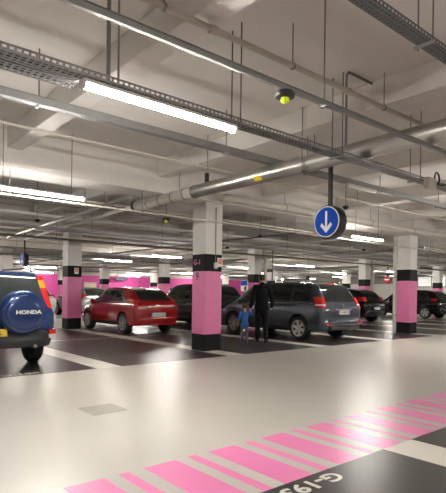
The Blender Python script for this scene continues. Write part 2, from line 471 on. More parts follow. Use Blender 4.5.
pipe_run('thin cream sprinkler pipe crossing the left of the photo in front of the wide beam', [(-3, 6.49, 3.40), (15, 6.49, 3.40)], .017, 'creampipe', hang=(((1.72, 6.49, 3.4), ZS), ((5.1, 6.49, 3.4), ZS), ((9.4, 6.49, 3.4), ZS)))
pipe_run('thin pale conduit under the left-hand tube lamp, running on past the nearest column', [(-3, 8.43, 2.87), (30, 8.43, 2.87)], .017, 'whitepipe', hang=tuple(((u, 8.43, 2.87), ZB) for u in (2.5, 5.0, 9.5, 13.5)), name='steel_conduit')
# the big insulated duct
t = thing('insulated_duct', 'big silver clad duct running diagonally across the ceiling above the blue sign', 'duct')
m = MB(); m.tube([(5.45, -6, 3.165), (5.45, 7.30, 3.165)], .118, 28); m.build('cladding', M['alu'], t, True, 40)
for y in (-1.0, .2, 1.4, 2.6, 3.8, 5.0, 6.2):
    m = MB(); m.lathe([(.119, -.012), (.122, -.012), (.122, .012), (.119, .012)], (5.45, y, 3.165), (0, 1, 0), 28); m.build('seam_band', M['alu'], t, True, 40)
m = MB()
m.gridf(lambda a, b: (5.45 + .120 * math.cos(R(195 + 40 * b)), 5.45 + .17 * a, 3.165 + .120 * math.sin(R(195 + 40 * b))), 2, 6); m.build('yellow_sticker', M['yellow'], t)
m = MB(); m.box((5.45, 6.95, 3.36), (.06, .06, .18), .006); m.build('hanger_block', M['black'], t)
m = MB(); m.tube([(5.45, 7.30, 3.165), (5.45, 7.32, 3.165)], .124, 28); m.build('end_flange', M['galv'], t, True, 40)
for y in (1.2, 4.6): 
    for s in (-1, 1):
        m = MB(); m.tube([(5.45 + s * .135, y, 3.03), (5.45 + s * .135, y, ZS)], .006, 6); m.build('hanger_rod', M['rod'], t)
    m = MB(); m.box((5.45, y, 3.036), (.32, .04, .02)); m.build('cradle_bar', M['galv'], t)
t = thing('insulated_pipe', 'pale wrapped pipe with dark clamps continuing left from the big silver duct', 'pipe')
m = MB(); m.tube([(5.45, 7.325, 3.165), (5.45, 9.45, 3.165)], .103, 24); m.build('wrapping', M['whitepipe'], t, True, 40)
for y in (7.6, 8.0, 8.45, 8.9):
    m = MB(); m.lathe([(.104, -.012), (.110, -.012), (.110, .012), (.104, .012)], (5.45, y, 3.165), (0, 1, 0), 24); m.build('strap', M['trunk'], t, True, 40)
m = MB(); m.lathe([(.104, -.03), (.120, -.03), (.120, .03), (.104, .03)], (5.45, 9.45, 3.165), (0, 1, 0), 24); m.build('end_collar', M['trunkdark'], t, True, 40)
for y in (7.8, 9.35):
    m = MB(); m.tube([(5.45, y, 3.26), (5.45, y, ZS)], .006, 6); m.build('hanger_rod', M['rod'], t)
pipe_run('upper of two slender silver pipes slanting to the lower left from the wrapped pipe', [(4.66, 8.3, 3.1), (5.16, 17.5, 3.1)], .05, 'alu', hang=(((4.785, 10.6, 3.1), ZS), ((5.0, 14.6, 3.1), ZS)))
pipe_run('lower of two slender silver pipes slanting to the lower left from the wrapped pipe', [(5.17, 9.3, 3.08), (5.73, 17.5, 3.08)], .05, 'whitepipe', hang=(((5.26, 10.6, 3.08), ZS), ((5.53, 14.6, 3.08), ZS)))
pipe_run('thick white pipe running along the wide beam from the nearest column to the right', [(6.9, 8.24, 3.40), (40, 8.24, 3.40)], .085, 'whitepipe', hang=tuple(((u, 8.24, 3.40), ZS) for u in (8.9, 12.6, 15.0, 18, 22)), couple=tuple((u, 8.24, 3.40) for u in (9.9, 13.2, 17)), name='main_pipe', seg=20)
# bracket arm on the slab that drops a conduit to the tray
pipe_run('bent steel conduit dropping from the slab to the tray, right of the lime beacon', [(5.42, 3.50, ZS - .02), (4.86, 3.50, ZS - .02), (4.82, 3.50, ZS - .07), (4.82, 3.50, 3.04)], .014, 'trunk', name='steel_conduit')
# the slim unlit battens at upper right
t = thing('slim_batten', 'slim pale unlit batten under the grey trunk, upper right of the blue sign', 'lamp', (7.95, 5.40, 3.31))
m = MB(); m.box((0, 0, 0), (.95, .06, .04), .006); m.build('housing', M['lamphouse'], t)
m = MB(); m.box((0, 0, -.03), (.9, .05, .025), .006); m.build('cover', M['lampoff'], t)

# junction box with cable loop on the tray at right
t = thing('junction_box', 'small pale junction box with looping cables on the tray at the right edge', 'box', (6.83, 3.54, 2.93))
m = MB(); m.box((0, -.05, -.02), (.24, .08, .16), .012); m.build('casing', M['creampipe'], t)
m = MB(); m.tube([(.2 + .07 * math.cos(a * PI / 8), -.05, .08 + .09 * math.sin(a * PI / 8)) for a in range(0, 17)], .012, 8); m.build('cable_loop', M['black'], t, True)
m = MB(); m.tube([(.1, -.05, .03), (.3, -.05, .0), (.5, -.03, .04)], .012, 8); m.build('cable', M['black'], t)

# beacons
def beacon(u, v, z, label, s=1., group=None):
    t = thing('beacon', label, 'beacon', (u, v, z), group=group)
    m = MB(); m.lathe([(.02 * s, .035 * s), (.095 * s, .03 * s), (.115 * s, 0), (.11 * s, -.035 * s), (.07 * s, -.05 * s)], (0, 0, 0), (0, 0, 1), 20); m.build('casing', M['black'], t, True, 40)
    m = MB(); m.lathe([(.045 * s, -.045 * s), (.05 * s, -.07 * s), (.045 * s, -.095 * s), (.025 * s, -.11 * s)], (-.01, -.01, 0), (0, 0, 1), 16); m.build('lens', M['lime'], t, True, 40)
    m = MB(); m.box((0, 0, .04 * s), (.05 * s, .05 * s, .03 * s)); m.build('bracket', M['trunkdark'], t)
    return t
beacon(2.99, 2.78, 2.945, 'round black beacon with a lime lens hanging from the conduit at top centre', .72)
beacon(6.35, 9.62, 3.0, 'small black beacon with yellow lens left of the nearest column head', .75)
pipe_run('thin drop rod holding the small yellow lens beacon left of the nearest column', [(6.35, 9.62, 3.03), (6.35, 9.62, ZS)], .008, 'rod', name='drop_rod')
def detector(u, v, z, label, group=None):
    t = thing('ceiling_detector', label, 'detector', (u, v, z), group=group)
    m = MB(); m.lathe([(.02, .03), (.06, .025), (.065, -.01), (.035, -.045)], (0, 0, 0), (0, 0, 1), 14); m.build('head', M['black'], t, True, 40)
    m = MB(); m.tube([(0, 0, .02), (0, 0, ZS - z)], .008, 6); m.build('stem', M['rod'], t)
for p in ((10.2, 10.4, 3.0), (8.7, 6.3, 3.15), (15.2, 10.2, 2.9), (17.5, 8.9, 2.95), (4.2, 12.0, 3.0), (12.0, 14.0, 3.0)):
    detector(*p, 'small black detector head on a thin rod under the slab', 'black detector heads')

# ------------------------------------------------------------------ arrow signs
def arrow_sign(u, v, z, label, r=.225, ztop=ZS, arm=0):
    t = thing('arrow_sign', label, 'sign', (u, v, z))
    # faces -U
    X = (-1, 0, 0)
    m = MB(); m.lathe([(r + .012, -.16), (r + .015, -.15), (r + .015, -.005), (r + .008, .0)], (0, 0, 0), X, 40); m.build('light_box', M['black'], t, True, 40)
    m = MB(); m.lathe([(r, .001), (r, .006)], (0, 0, 0), X, 40); m.build('white_rim', M['signwhite'], t)
    m = MB(); m.lathe([(r * .93, .0065), (r * .93, .010)], (0, 0, 0), X, 40); m.build('blue_face', M['signblue'], t)
    f = lambda a, b, h: (-.0105 - h, -a * r, b * r)      # a to the right as seen by a viewer looking along +U
    m = MB()
    poly = [(-.075, .68), (.075, .68), (.075, -.34), (.36, -.06), (.44, -.18), (.44, -.27), (0, -.72), (-.44, -.27), (-.44, -.18), (-.36, -.06), (-.075, -.34)]
    m.prism(poly, f, .003); m.build('arrow', M['signwhite'], t)
    m = MB(); m.box((.08, 0, (ztop - z + r) / 2), (.05, .05, ztop - z - r + .02)); m.build('pole', M['black'], t)
    if arm: m = MB(); m.box((.08 - arm / 2, 0, ztop - z - .02), (arm, .04, .04)); m.build('bracket', M['black'], t)
    return t
arrow_sign(5.72, 4.47, 2.345, 'round blue down-arrow sign on a black pole in the middle of the photo', ztop=3.20, arm=.26)
arrow_sign(5.95, 18.5, 2.42, 'small far blue arrow sign above the roof of the blue off-roader')
t = thing('no_entry_sign', 'round red no-entry sign hanging far back left of the right-hand column', 'sign', (33., 20.1, 2.42))
m = MB(); m.lathe([(.30, -.1), (.30, 0)], (0, 0, 0), (-1, 0, 0), 30); m.build('light_box', M['black'], t)
m = MB(); m.lathe([(.285, .001), (.285, .008)], (0, 0, 0), (-1, 0, 0), 30); m.build('red_face', M['signred'], t)
m = MB(); m.box((-.012, 0, 0), (.006, .4, .09)); m.build('white_bar', M['signwhite'], t)
m = MB(); m.box((.05, 0, .9), (.05, .05, 1.24)); m.build('pole', M['black'], t)
t = thing('information_sign', 'small blue and white sign panel left of the column behind the walking man', 'sign', (15.1, 16.4, 1.62))
m = MB(); m.box((0, 0, 0), (.03, .46, .5), .005); m.build('panel', M['signwhite'], t)
m = MB(); m.box((-.018, 0, .12), (.006, .42, .22)); m.build('blue_field', M['signblue'], t)
m = MB(); m.box((-.018, -.08, -.12), (.006, .14, .2)); m.build('pictogram', M['ink'], t)
m = MB(); m.tube([(.03, 0, -1.62), (.03, 0, .25)], .025, 8); m.build('post', M['trunk'], t)
t = thing('hanging_sign', 'dark narrow sign board hung beside a thin pole above the grey people carrier', 'sign', (16.6, 16.1, 2.3))
m = MB(); m.box((-.1, .25, .05), (.1, .6, .12), .01); m.build('board', M['black'], t)
m = MB(); m.tube([(0, 0, -.6), (0, 0, 1.65)], .025, 8); m.build('pole', M['trunkdark'], t)
t = thing('hanging_sign', 'tiny black box on a rod above the roof of the grey people carrier', 'sign', (19.3, 16.2, 2.1))
m = MB(); m.box((0, 0, 0), (.16, .2, .18), .01); m.build('board', M['black'], t)
m = MB(); m.tube([(0, 0, .08), (0, 0, 1.85)], .012, 8); m.build('pole', M['trunkdark'], t)
t = thing('hanging_sign', 'small navy sign board hung in front of the pink far wall', 'sign', (24.5, 45.2, 2.6))
m = MB(); m.box((0, 0, 0), (1.3, .1, .30), .01); m.build('board', M['navy'], t)
for s in (-.5, .5):
    m = MB(); m.tube([(s, 0, .15), (s, 0, 1.35)], .02, 8); m.build('pole', M['trunkdark'], t)

# ------------------------------------------------------------------ ceiling services further back
GP, GT, GV = 'pipes crossing the far bays', 'cable trunks crossing the far bays', 'pipes running away into the far bays'
for v, z, r, mt in ((10.6, 3.35, .03, 'creampipe'), (11.9, 3.42, .02, 'galv'), (13.4, 3.36, .045, 'whitepipe'), (14.7, 3.4, .02, 'creampipe'), (17.6, 3.36, .05, 'alu'), (20.4, 3.36, .06, 'whitepipe'), (21.6, 3.4, .03, 'creampipe'), (25.2, 3.36, .05, 'alu'), (27.0, 3.4, .04, 'whitepipe'), (29.6, 3.36, .05, 'creampipe'), (32.4, 3.36, .06, 'alu'), (35.4, 3.4, .05, 'whitepipe'), (40.2, 3.36, .06, 'alu')):
    pipe_run('thin pipe crossing the far bays under the slab', [(-4, v, z), (42, v, z)], r, mt, hang=tuple(((u, v, z), ZS) for u in range(1, 40, 5)), group=GP, seg=10)
for v, z, w in ((12.8, 2.93, .2), (15.4, 2.95, .12), (19.3, 2.9, .22), (23.5, 2.93, .2), (26.0, 2.9, .14), (31.2, 2.93, .22), (34.6, 2.9, .2), (38.8, 2.93, .2)):
    trunking('grey cable trunk crossing the far bays under the slab', -4, 42, v, z, w, .06, rods=tuple(range(2, 40, 4)), mt='galv' if w > .15 else 'trunk', group=GT)
for u, z, r, mt in ((11.0, 3.1, .035, 'galv'), (14.1, 3.2, .04, 'creampipe'), (18.4, 3.15, .07, 'alu'), (21.3, 3.2, .03, 'whitepipe'), (28.3, 3.15, .08, 'alu'), (36.0, 3.15, .07, 'whitepipe')):
    pipe_run('pipe running away from the camera under the far slab', [(u, 9.6, z), (u, 45.5, z)], r, mt, hang=tuple(((u, v, z), ZS) for v in range(11, 45, 6)), group=GV, seg=10)

# ------------------------------------------------------------------ floor drain
t = thing('floor_drain', 'square perforated steel drain grate set in the beige floor at left', 'drain', (2.48, 4.97, 0))
m = MB(); m.box((0, 0, .0006), (.40, .40, .0012)); m.build('sump', M['hole'], t)
m = MB()
n = 9; s = .40 / n
xs = []
for i in range(n): xs += [-.2 + i * s, -.2 + i * s + s * .5]
xs.append(.2)
g = [[m._v((x, y, .003)) for y in xs] for x in xs]
for i in range(len(xs) - 1):
    for j in range(len(xs) - 1):
        if i % 2 == 1 and j % 2 == 1: continue
        m.face((g[i][j], g[i + 1][j], g[i + 1][j + 1], g[i][j + 1]))
m.build('grate', M['drain'], t)

# ------------------------------------------------------------------ cars
def pchip(xs, ys, x):
    n = len(xs)
    if x <= xs[0]: return ys[0]
    if x >= xs[-1]: return ys[-1]
    for i in range(n - 1):
        if x <= xs[i + 1]: break
    def d(k): return (ys[k + 1] - ys[k]) / (xs[k + 1] - xs[k])
    def slope(k):
        if k == 0: return d(0)
        if k == n - 1: return d(n - 2)
        a, b = d(k - 1), d(k)
        return 0 if a * b <= 0 else 2 * a * b / (a + b)
    h = xs[i + 1] - xs[i]; t = (x - xs[i]) / h
    m0, m1 = slope(i) * h, slope(i + 1) * h
    return (2 * t**3 - 3 * t**2 + 1) * ys[i] + (t**3 - 2 * t**2 + t) * m0 + (-2 * t**3 + 3 * t**2) * ys[i + 1] + (t**3 - t**2) * m1

class Shell:
    """car body surface: y runs from the tail to the nose, t round the half section"""
    def __init__(s, rows): s.rows = rows; s.ys = [r[0] for r in rows]
    def p(s, y): return [pchip(s.ys, [r[k] for r in s.rows], y) for k in range(1, 6)]
    def section(s, y):
        zb, zl, zt, w, wr = s.p(y)
        h = max(zt - zl, .01); k = min(1., h / .4); hl = zl - zb
        return [(0, zb), (w * .80, zb), (w * .93, zb + .10 * hl), (w * .985, zb + .30 * hl), (w, zb + .60 * hl), (w * .992, zb + .86 * hl), (w * .965, zl),
                (w * .945 + (wr - w * .945) * .06, zl + .05 * h), (w * .945 + (wr - w * .945) * .42 + .012 * k, zl + .46 * h),
                (wr + .004 * k, zt - .15 * k * .4), (wr * .95, zt - .05 * k * .4), (wr * .62, zt - .014 * k), (0, zt)]
    def S(s, y, t, side=1):
        sec = s.section(y); i = min(int(t), len(sec) - 2); f = t - i
        return Vector((side * (sec[i][0] * (1 - f) + sec[i + 1][0] * f), y, sec[i][1] * (1 - f) + sec[i + 1][1] * f))
    def N(s, y, t, side):
        e = .004
        a = s.S(y + e, t, side) - s.S(y - e, t, side); tt = min(max(t, .02), 11.9)
        b = s.S(y, tt + .02, side) - s.S(y, tt - .02, side)
        n = a.cross(b) * side
        if n.length < 1e-9: return Vector((side, 0, 0))
        n.normalize(); 
        c = s.S(y, t, side) - Vector((0, y, .6))
        return n if n.dot(c) > 0 or abs(n.y) > .5 and True else -n
    def patch(s, mb, quad, side=1, off=.006, nu=8, nv=6):
        # quad: (y,t) corners: low-rear, low-front, top-front, top-rear
        (a, b, c, d) = quad
        def f(u, v):
            y = (a[0] * (1 - u) + b[0] * u) * (1 - v) + (d[0] * (1 - u) + c[0] * u) * v
            t = (a[1] * (1 - u) + b[1] * u) * (1 - v) + (d[1] * (1 - u) + c[1] * u) * v
            p = s.S(y, t, side); n = s.N(y, t, side)
            if n.x * side < -.2: n = -n
            return p + n * off
        mb.gridf(f, nu, nv)
    def across(s, mb, y0, y1, f0, f1, off=.006, nu=8, nv=14):
        # sheet over the roof line (rear window or windscreen); f0/f1 half width factors at y0/y1
        def top(y, x):
            sec = s.section(y)[9:]
            x = abs(x)
            for i in range(len(sec) - 1):
                (xa, za), (xb, zb) = sec[i], sec[i + 1]
                if xb <= x <= xa: return za + (zb - za) * ((xa - x) / max(xa - xb, 1e-6))
            return sec[0][1]
        def P(y, x): return Vector((x, y, top(y, x)))
        def f(u, v):
            y = y0 + (y1 - y0) * u; wr = s.p(y)[4]
            x = (2 * v - 1) * wr * (f0 + (f1 - f0) * u)
            e = .01; p = P(y, x)
            n = (P(y, x + e) - P(y, x - e)).cross(P(y + e, x) - P(y - e, x)).normalized()
            if n.z < 0: n = -n
            return p + n * off
        mb.gridf(f, nu, nv)

def wheel(parent, x, y, r, side, w=.2, spokes=5, rimm='rim', rf=.68):
    m = MB(); ax = (side, 0, 0)
    m.lathe([(r * rf, -w / 2), (r * .93, -w / 2), (r, -w * .36), (r, w * .36), (r * .94, w / 2), (r * .78, w / 2 + .008), (r * rf, w / 2 - .004), (r * rf * .97, w * .2), (.02, w * .18), (.02, -w * .3), (r * rf, -w * .3)], (x, y, r), ax, 28)
    wh = m.build('wheel', M['rubber'], parent, True, 35)
    m = MB(); rr = r * rf
    m.lathe([(rr * 1.0, w / 2 - .01), (rr * 1.02, w / 2 + .004), (rr * .90, w / 2 + .002), (rr * .86, w * .25), (rr * .93, w * .22)], (x, y, r), ax, 28, closed=True)
    for k in range(spokes):
        a = 2 * PI * k / spokes + .3
        d = Vector((0, math.cos(a), math.sin(a))); e = Vector((0, -math.sin(a), math.cos(a)))
        for q in ((-.5, .5) if spokes <= 6 else (0,)):
            wd = rr * (.12 if spokes <= 6 else .10)
            o = e * (q * rr * .22)
            P = lambda rad, lat, h: Vector((x, y, r)) + d * rad + e * lat + o * (rad / rr + .25) + Vector((side * h, 0, 0))
            lo = [P(rr * .12, -wd, w * .3), P(rr * .9, -wd * .75, w * .3), P(rr * .9, wd * .75, w * .3), P(rr * .12, wd, w * .3)]
            hi = [P(rr * .12, -wd, w * .46), P(rr * .9, -wd * .7, w * .49), P(rr * .9, wd * .7, w * .49), P(rr * .12, wd, w * .46)]
            lo = [m._v(p) for p in lo]; hi = [m._v(p) for p in hi]
            m.face(lo[::-1]); m.face(hi); m.bridge(lo, hi)
    m.lathe([(rr * .24, w * .28), (rr * .24, w * .47), (rr * .18, w * .5)], (x, y, r), ax, 16)
    m.build('rim', M[rimm], wh, True, 35)
    return wh

def sweep_bumper(name, parent, w, z0, z1, mt, back=.05, depth=.5, front_y=None, ex=.42):
    m = MB(); n = 22
    hz = z1 - z0
    prof = [(-.10, z0 + .02), (-.03, z0), (-.004, z0 + .25 * hz), (0, z0 + .6 * hz), (-.012, z0 + .85 * hz), (-.05, z1), (-.10, z1)]
    prev = None
    for i in range(n + 1):
        a = -PI / 2 + PI * i / n
        sx = math.copysign(abs(math.sin(a)) ** ex, math.sin(a)); cy = max(math.cos(a), 0) ** ex
        rg = []
        for o, z in prof:
            x = sx * (w + o); y = depth - (depth + back + o) * cy
            if front_y is not None: y = front_y - y
            rg.append(m._v((x, y, z)))
        if prev: m.bridge(prev, rg)
        else: m.face(rg)
        prev = rg
    m.face(prev)
    return m.build(name, mt, parent, True, 50)

def corner_lamp(parent, side, xin, xout, ylen, z0, z1, mt, y0=-.012, lean=(0, 0), name='tail_light', yo=.05, slices=((0, 1, 0),)):
    # a lens that wraps from the tail face round to the side; lean moves its top by (dx, dy)
    plan = [(xin, y0), (xout - .05, y0 + .005), (xout - .012, y0 + yo), (xout + .008, y0 + yo + .06), (xout + .008, ylen)]
    back = [(xin, y0 + .05), (xout - .07, y0 + .06), (xout - .05, y0 + yo + .05), (xout - .03, y0 + yo + .1), (xout - .03, ylen)]
    m = MB()
    for (f0, f1, mi) in slices:
        m.mi = mi
        loops = []
        for f in (f0, f1):
            z = z0 + (z1 - z0) * f; dx, dy = lean[0] * f, lean[1] * f
            loops.append([m._v((side * (x + dx), y + dy, z)) for x, y in plan + back[::-1]])
        n = len(plan)
        for i in range(2 * n): m.face((loops[0][i], loops[0][(i + 1) % (2 * n)], loops[1][(i + 1) % (2 * n)], loops[1][i]))
        for lp in loops:
            for i in range(n - 1): m.face((lp[i], lp[i + 1], lp[2 * n - 2 - i], lp[2 * n - 1 - i]))
    return m.build(name, mt, parent, True, 40)

def plate(parent, x, y, z, text, mt='platew', w=.52, h=.115, blue=True):
    m = MB(); m.box((x, y, z), (w, .012, h), .003); p = m.build('licence_plate', M[mt], parent)
    text_mesh('plate_lettering', text, h * .82, frame_mtx((x, y - .0075, z), (1, 0, 0), (0, 0, 1)), M['ink'], p, .0005)
    if blue:
        m = MB()
        for s in (-1, 1): m.box((x + s * (w / 2 - .016), y - .007, z), (.030, .002, h - .006))
        m.build('plate_band', M['plateblue'], p)
    return p

def make_car(root, rows, paintm, wheels, r, wins, rearwin, screen, spokes=5, trimw=None, bumper=(.30, .62), bump_m=None, handles=(), glass='glass', mirror_y=None, belt_chrome=False, sills=True, bumper_back=.05, rf=.68):
    sh = Shell(rows)
    L = rows[-1][0]; wmax = max(rw[4] for rw in rows)
    ys = []
    a = rows[0][0]
    N = 72
    for i in range(N + 1):
        f = i / N
        f = f - math.sin(2 * PI * f) / (2 * PI) * .55
        ys.append(a + (L - a) * f)
    m = MB(); prev = None
    for y in ys:
        sec = sh.section(y)
        lp = sec + [(-x, z) for x, z in sec[-2:0:-1]]
        rg = [m._v((x, y, z)) for x, z in lp]
        if prev: m.bridge(prev, rg)
        else: m.face(rg[::-1])
        prev = rg
    m.face(prev)
    body = m.build('body', [paintm, M['trim']], None)
    # wheel arches
    m = MB(); m.mi = 0
    for y in wheels:
        for s in (-1, 1):
            m.lathe([(r + .055, 0), (r + .055, .6)], (s * (wmax - .30), y, r + .01), (s, 0, 0), 36)
    cut = m.build('cutter', [M['trim']])
    md = body.modifiers.new('arches', 'BOOLEAN'); md.operation = 'DIFFERENCE'; md.object = cut; md.solver = 'EXACT'
    try: md.material_mode = 'TRANSFER'
    except Exception: pass
    me = evaluated(body)
    bpy.data.objects.remove(body); bpy.data.objects.remove(cut)
    me.shade_smooth(); me.set_sharp_from_angle(angle=R(32))
    body = bpy.data.objects.new('body', me); C.objects.link(body); body.parent = root
    # arch lips
    lipm = M['trim'] if trimw else paintm
    for y in wheels:
        for s in (-1, 1):
            m = MB(); pts = []
            rr = r + .058
            for i in range(21):
                an = R(-18 + 216 * i / 20)
                yy, zz = y + rr * math.cos(an), r + .01 + rr * math.sin(an)
                if zz < sh.p(yy)[0] + .02: continue
                # side position at this height
                sec = sh.section(yy)
                xx = wmax
                for q in range(len(sec) - 1):
                    if sec[q][1] <= zz <= sec[q + 1][1] and q > 0:
                        f = (zz - sec[q][1]) / max(1e-6, sec[q + 1][1] - sec[q][1]); xx = sec[q][0] + (sec[q + 1][0] - sec[q][0]) * f; break
                pts.append((s * (xx + .004), yy, zz))
            if len(pts) > 2: m.tube(pts, trimw or .014, 6); m.build('arch_lip', lipm, body, True)
    # glazing: a dark surround under separate panes
    for s in (-1, 1):
        for quad in wins['frame']:
            m = MB(); sh.patch(m, quad, s, .004, 14, 6); m.build('window_surround', M['black'], root, True)
        for quad in wins['panes']:
            m = MB(); sh.patch(m, quad, s, .010, 10, 6); m.build('side_window', M[glass], root, True)
    m = MB(); sh.across(m, *rearwin, .007); m.build('rear_window', M[glass], root, True)
    m = MB(); sh.across(m, *screen, .007); m.build('windscreen', M[glass], root, True)
    for y in wheels:
        for s in (-1, 1): wheel(root, s * (wmax - .105), y, r, s, spokes=spokes, rf=rf)
    if bumper: sweep_bumper('rear_bumper', root, wmax * .985, bumper[0], bumper[1], bump_m or paintm, bumper_back)
    sweep_bumper('front_bumper', root, wmax * .97, .22, .55, bump_m or paintm, .02, .55, front_y=L)
    for s in (-1, 1):
        for y in handles:
            p = sh.S(y, 5.3, s); m = MB(); m.tube([p + Vector((0, -.09, 0)), p + Vector((s * .03, -.07, .005)), p + Vector((s * .03, .07, .005)), p + Vector((0, .09, 0))], .013, 8)
            m.build('door_handle', M['chrome'] if belt_chrome else paintm, root, True)
        if mirror_y is not None:
            p = sh.S(mirror_y, 7.0, s)
            m = MB(); m.lathe([(.02, -.07), (.075, -.05), (.09, 0), (.075, .06), (.02, .085)], p + Vector((s * .11, 0, .06)), (0, 1, .0), 14)
            m.tube([p, p + Vector((s * .1, 0, .03))], .025, 8); m.build('door_mirror', paintm, root, True)
        if belt_chrome:
            y0, y1 = wins['frame'][0][0][0], wins['frame'][0][1][0]
            m = MB(); m.tube([sh.S(y0 + (y1 - y0) * i / 12, 6.9, s) + Vector((s * .008, 0, 0)) for i in range(13)], .009, 6); m.build('belt_trim', M['chrome'], root, True)
    if sills:
        for s in (-1, 1):
            m = MB(); sh.patch(m, ((wheels[0] + r + .1, 1.2), (wheels[1] - r - .1, 1.2), (wheels[1] - r - .1, 2.6), (wheels[0] + r + .1, 2.6)), s, .006, 8, 3); m.build('sill', M['trim'], root, True)
    return sh

def seams(sh, root, lines, mt='black'):
    for s in (-1, 1):
        for pts in lines:
            m = MB(); m.tube([sh.S(y, t, s) + Vector((s * .0005, 0, 0)) for y, t in pts], .0035, 5); m.build('door_seam', M[mt], root)

# --- the blue off-roader with the spare wheel on its tail
P_blue = paint('metallic_blue_paint', (.009, .034, .15, 1), .4)
root = thing('off_roader', 'dark blue off-roader with a covered spare wheel on its tail, left edge', 'car', (2.37, 8.3, 0))
rows_ = [(0, .48, .93, 1.00, .80, .70), (.03, .42, .96, 1.06, .855, .71), (.09, .38, .985, 1.24, .87, .705), (.17, .36, .99, 1.46, .875, .685), (.26, .34, .995, 1.58, .875, .66), (.45, .33, 1.0, 1.625, .875, .65),
         (1.4, .32, 1.0, 1.65, .875, .66), (2.2, .32, 1.0, 1.63, .875, .65), (2.55, .32, 1.0, 1.56, .875, .65), (2.95, .32, 1.0, 1.26, .875, .68), (3.2, .32, .98, 1.08, .875, .72), (3.8, .36, .93, .98, .86, .74), (4.15, .42, .85, .90, .82, .70), (4.24, .5, .72, .76, .76, .64)]
wn = {'frame': [((.22, 7.05), (3.0, 7.05), (2.62, 8.9), (.36, 8.9))],
      'panes': [((.30, 7.2), (.92, 7.2), (.92, 8.8), (.42, 8.8)), ((1.0, 7.2), (1.75, 7.2), (1.75, 8.8), (1.0, 8.8)), ((1.83, 7.2), (2.85, 7.2), (2.56, 8.8), (1.83, 8.8))]}
shb = make_car(root, rows_, P_blue, (.86, 3.42), .345, wn, (.055, .235, .92, .90), (2.60, 3.14, .90, .95), spokes=5, trimw=.03, bumper=(.36, .64), bump_m=M['trim'], handles=(1.2, 2.0), glass='glassg', mirror_y=2.72, bumper_back=.10)
seams(shb, root, [[(.98, 2.5), (.98, 6.8)], [(1.8, 2.5), (1.8, 6.8)]])
for s in (-1, 1):
    corner_lamp(root, s, .715, .845, .22, 1.0, 1.55, [M['redlens'], M['orangelens']], y0=.02, lean=(-.115, .17), yo=.04, slices=((0, .62, 0), (.62, .86, 1), (.86, 1, 0)))
    corner_lamp(root, s, .72, .885, .22, .50, .65, [M['redlens'], M['clearlens']], y0=-.115, yo=.09, name='bumper_light', slices=((0, .45, 1), (.45, 1, 0)))
# spare wheel with its hard cover
m = MB(); cx, cz = .27, .94
m.lathe([(.12, .02), (.33, .03), (.355, .0), (.36, -.05), (.36, -.17), (.345, -.205), (.30, -.225), (.18, -.24), (.03, -.243)], (cx, -.02, cz), (0, 1, 0), 48)
sp = m.build('spare_wheel_cover', P_blue, root, True, 50)
m = MB(); m.lathe([(.285, -.2296), (.275, -.2345), (.27, -.2296)], (cx, -.02, cz), (0, 1, 0), 48, closed=True); m.build('cover_ridge', P_blue, sp, True)
text_mesh('cover_lettering', 'HONDA', .082, frame_mtx((cx + .06, -.264, cz + .005), (1, 0, 0), (0, 0, 1)), M['signwhite'], sp, .003, sx=1.3, bold=.004)
m = MB(); m.tube([(cx - .3, -.0, cz - .02), (cx, -.03, cz), (cx, .02, cz)], .03, 8); m.build('spare_carrier', M['trim'], root)
plate(root, -.21, -.125, .62, '61-JX-PL', 'platey', .5, .12, False)
m = MB(); m.box((0, -.06, .50), (1.2, .10, .10), .02); m.build('tow_bar', M['trim'], root)
m = MB(); m.tube([(.50, .10, .37), (.50, -.10, .37)], .032, 12); m.build('exhaust_pipe', M['galv'], root, True)
for s in (-1, 1):
    m = MB(); m.tube([(s * .60, .45, 1.63), (s * .60, .5, 1.69), (s * .60, 2.1, 1.70), (s * .60, 2.15, 1.64)], .018, 8); m.build('roof_rail', M['trim'], root)
m = MB(); m.tube([(-.15, .16, 1.06), (-.15, .13, 1.10), (-.5, .15, 1.13)], .01, 6); m.build('rear_wiper', M['black'], root)
m = MB(); m.box((0, .09, 1.0), (1.2, .03, .05), .01); m.build('tailgate_handle', M['trim'], root)

# --- hatchback family
def hatch_rows(L, H, w, belt=.92, slope=.62):
    a = H - belt
    return [(0, .46, .80, .86, w * .86, w * .74), (.03, .38, .86, .93, w * .95, w * .78), (.09, .32, belt - .02, belt + .06, w * .985, w * .80),
            (.09 + slope * .3, .27, belt, belt + a * .42, w, w * .76), (.09 + slope * .62, .25, belt, belt + a * .72, w, w * .715), (.09 + slope, .24, belt, belt + a * .88, w, w * .69), (.09 + slope + .35, .23, belt - .005, belt + a * .96, w, w * .68),
            (.43 * L, .22, belt - .02, H, w, w * .68), (.55 * L, .22, belt - .03, H - .03, w, w * .68), (.63 * L, .22, belt - .04, H - .14, w, w * .69),
            (.73 * L, .22, belt - .06, belt + .17, w, w * .74), (.79 * L, .22, belt - .09, belt + .015, w * .995, w * .78), (.90 * L, .24, belt - .18, belt - .11, w * .96, w * .76), (.97 * L, .30, belt - .30, belt - .25, w * .84, w * .62), (L, .40, belt - .42, belt - .38, w * .70, w * .5)]

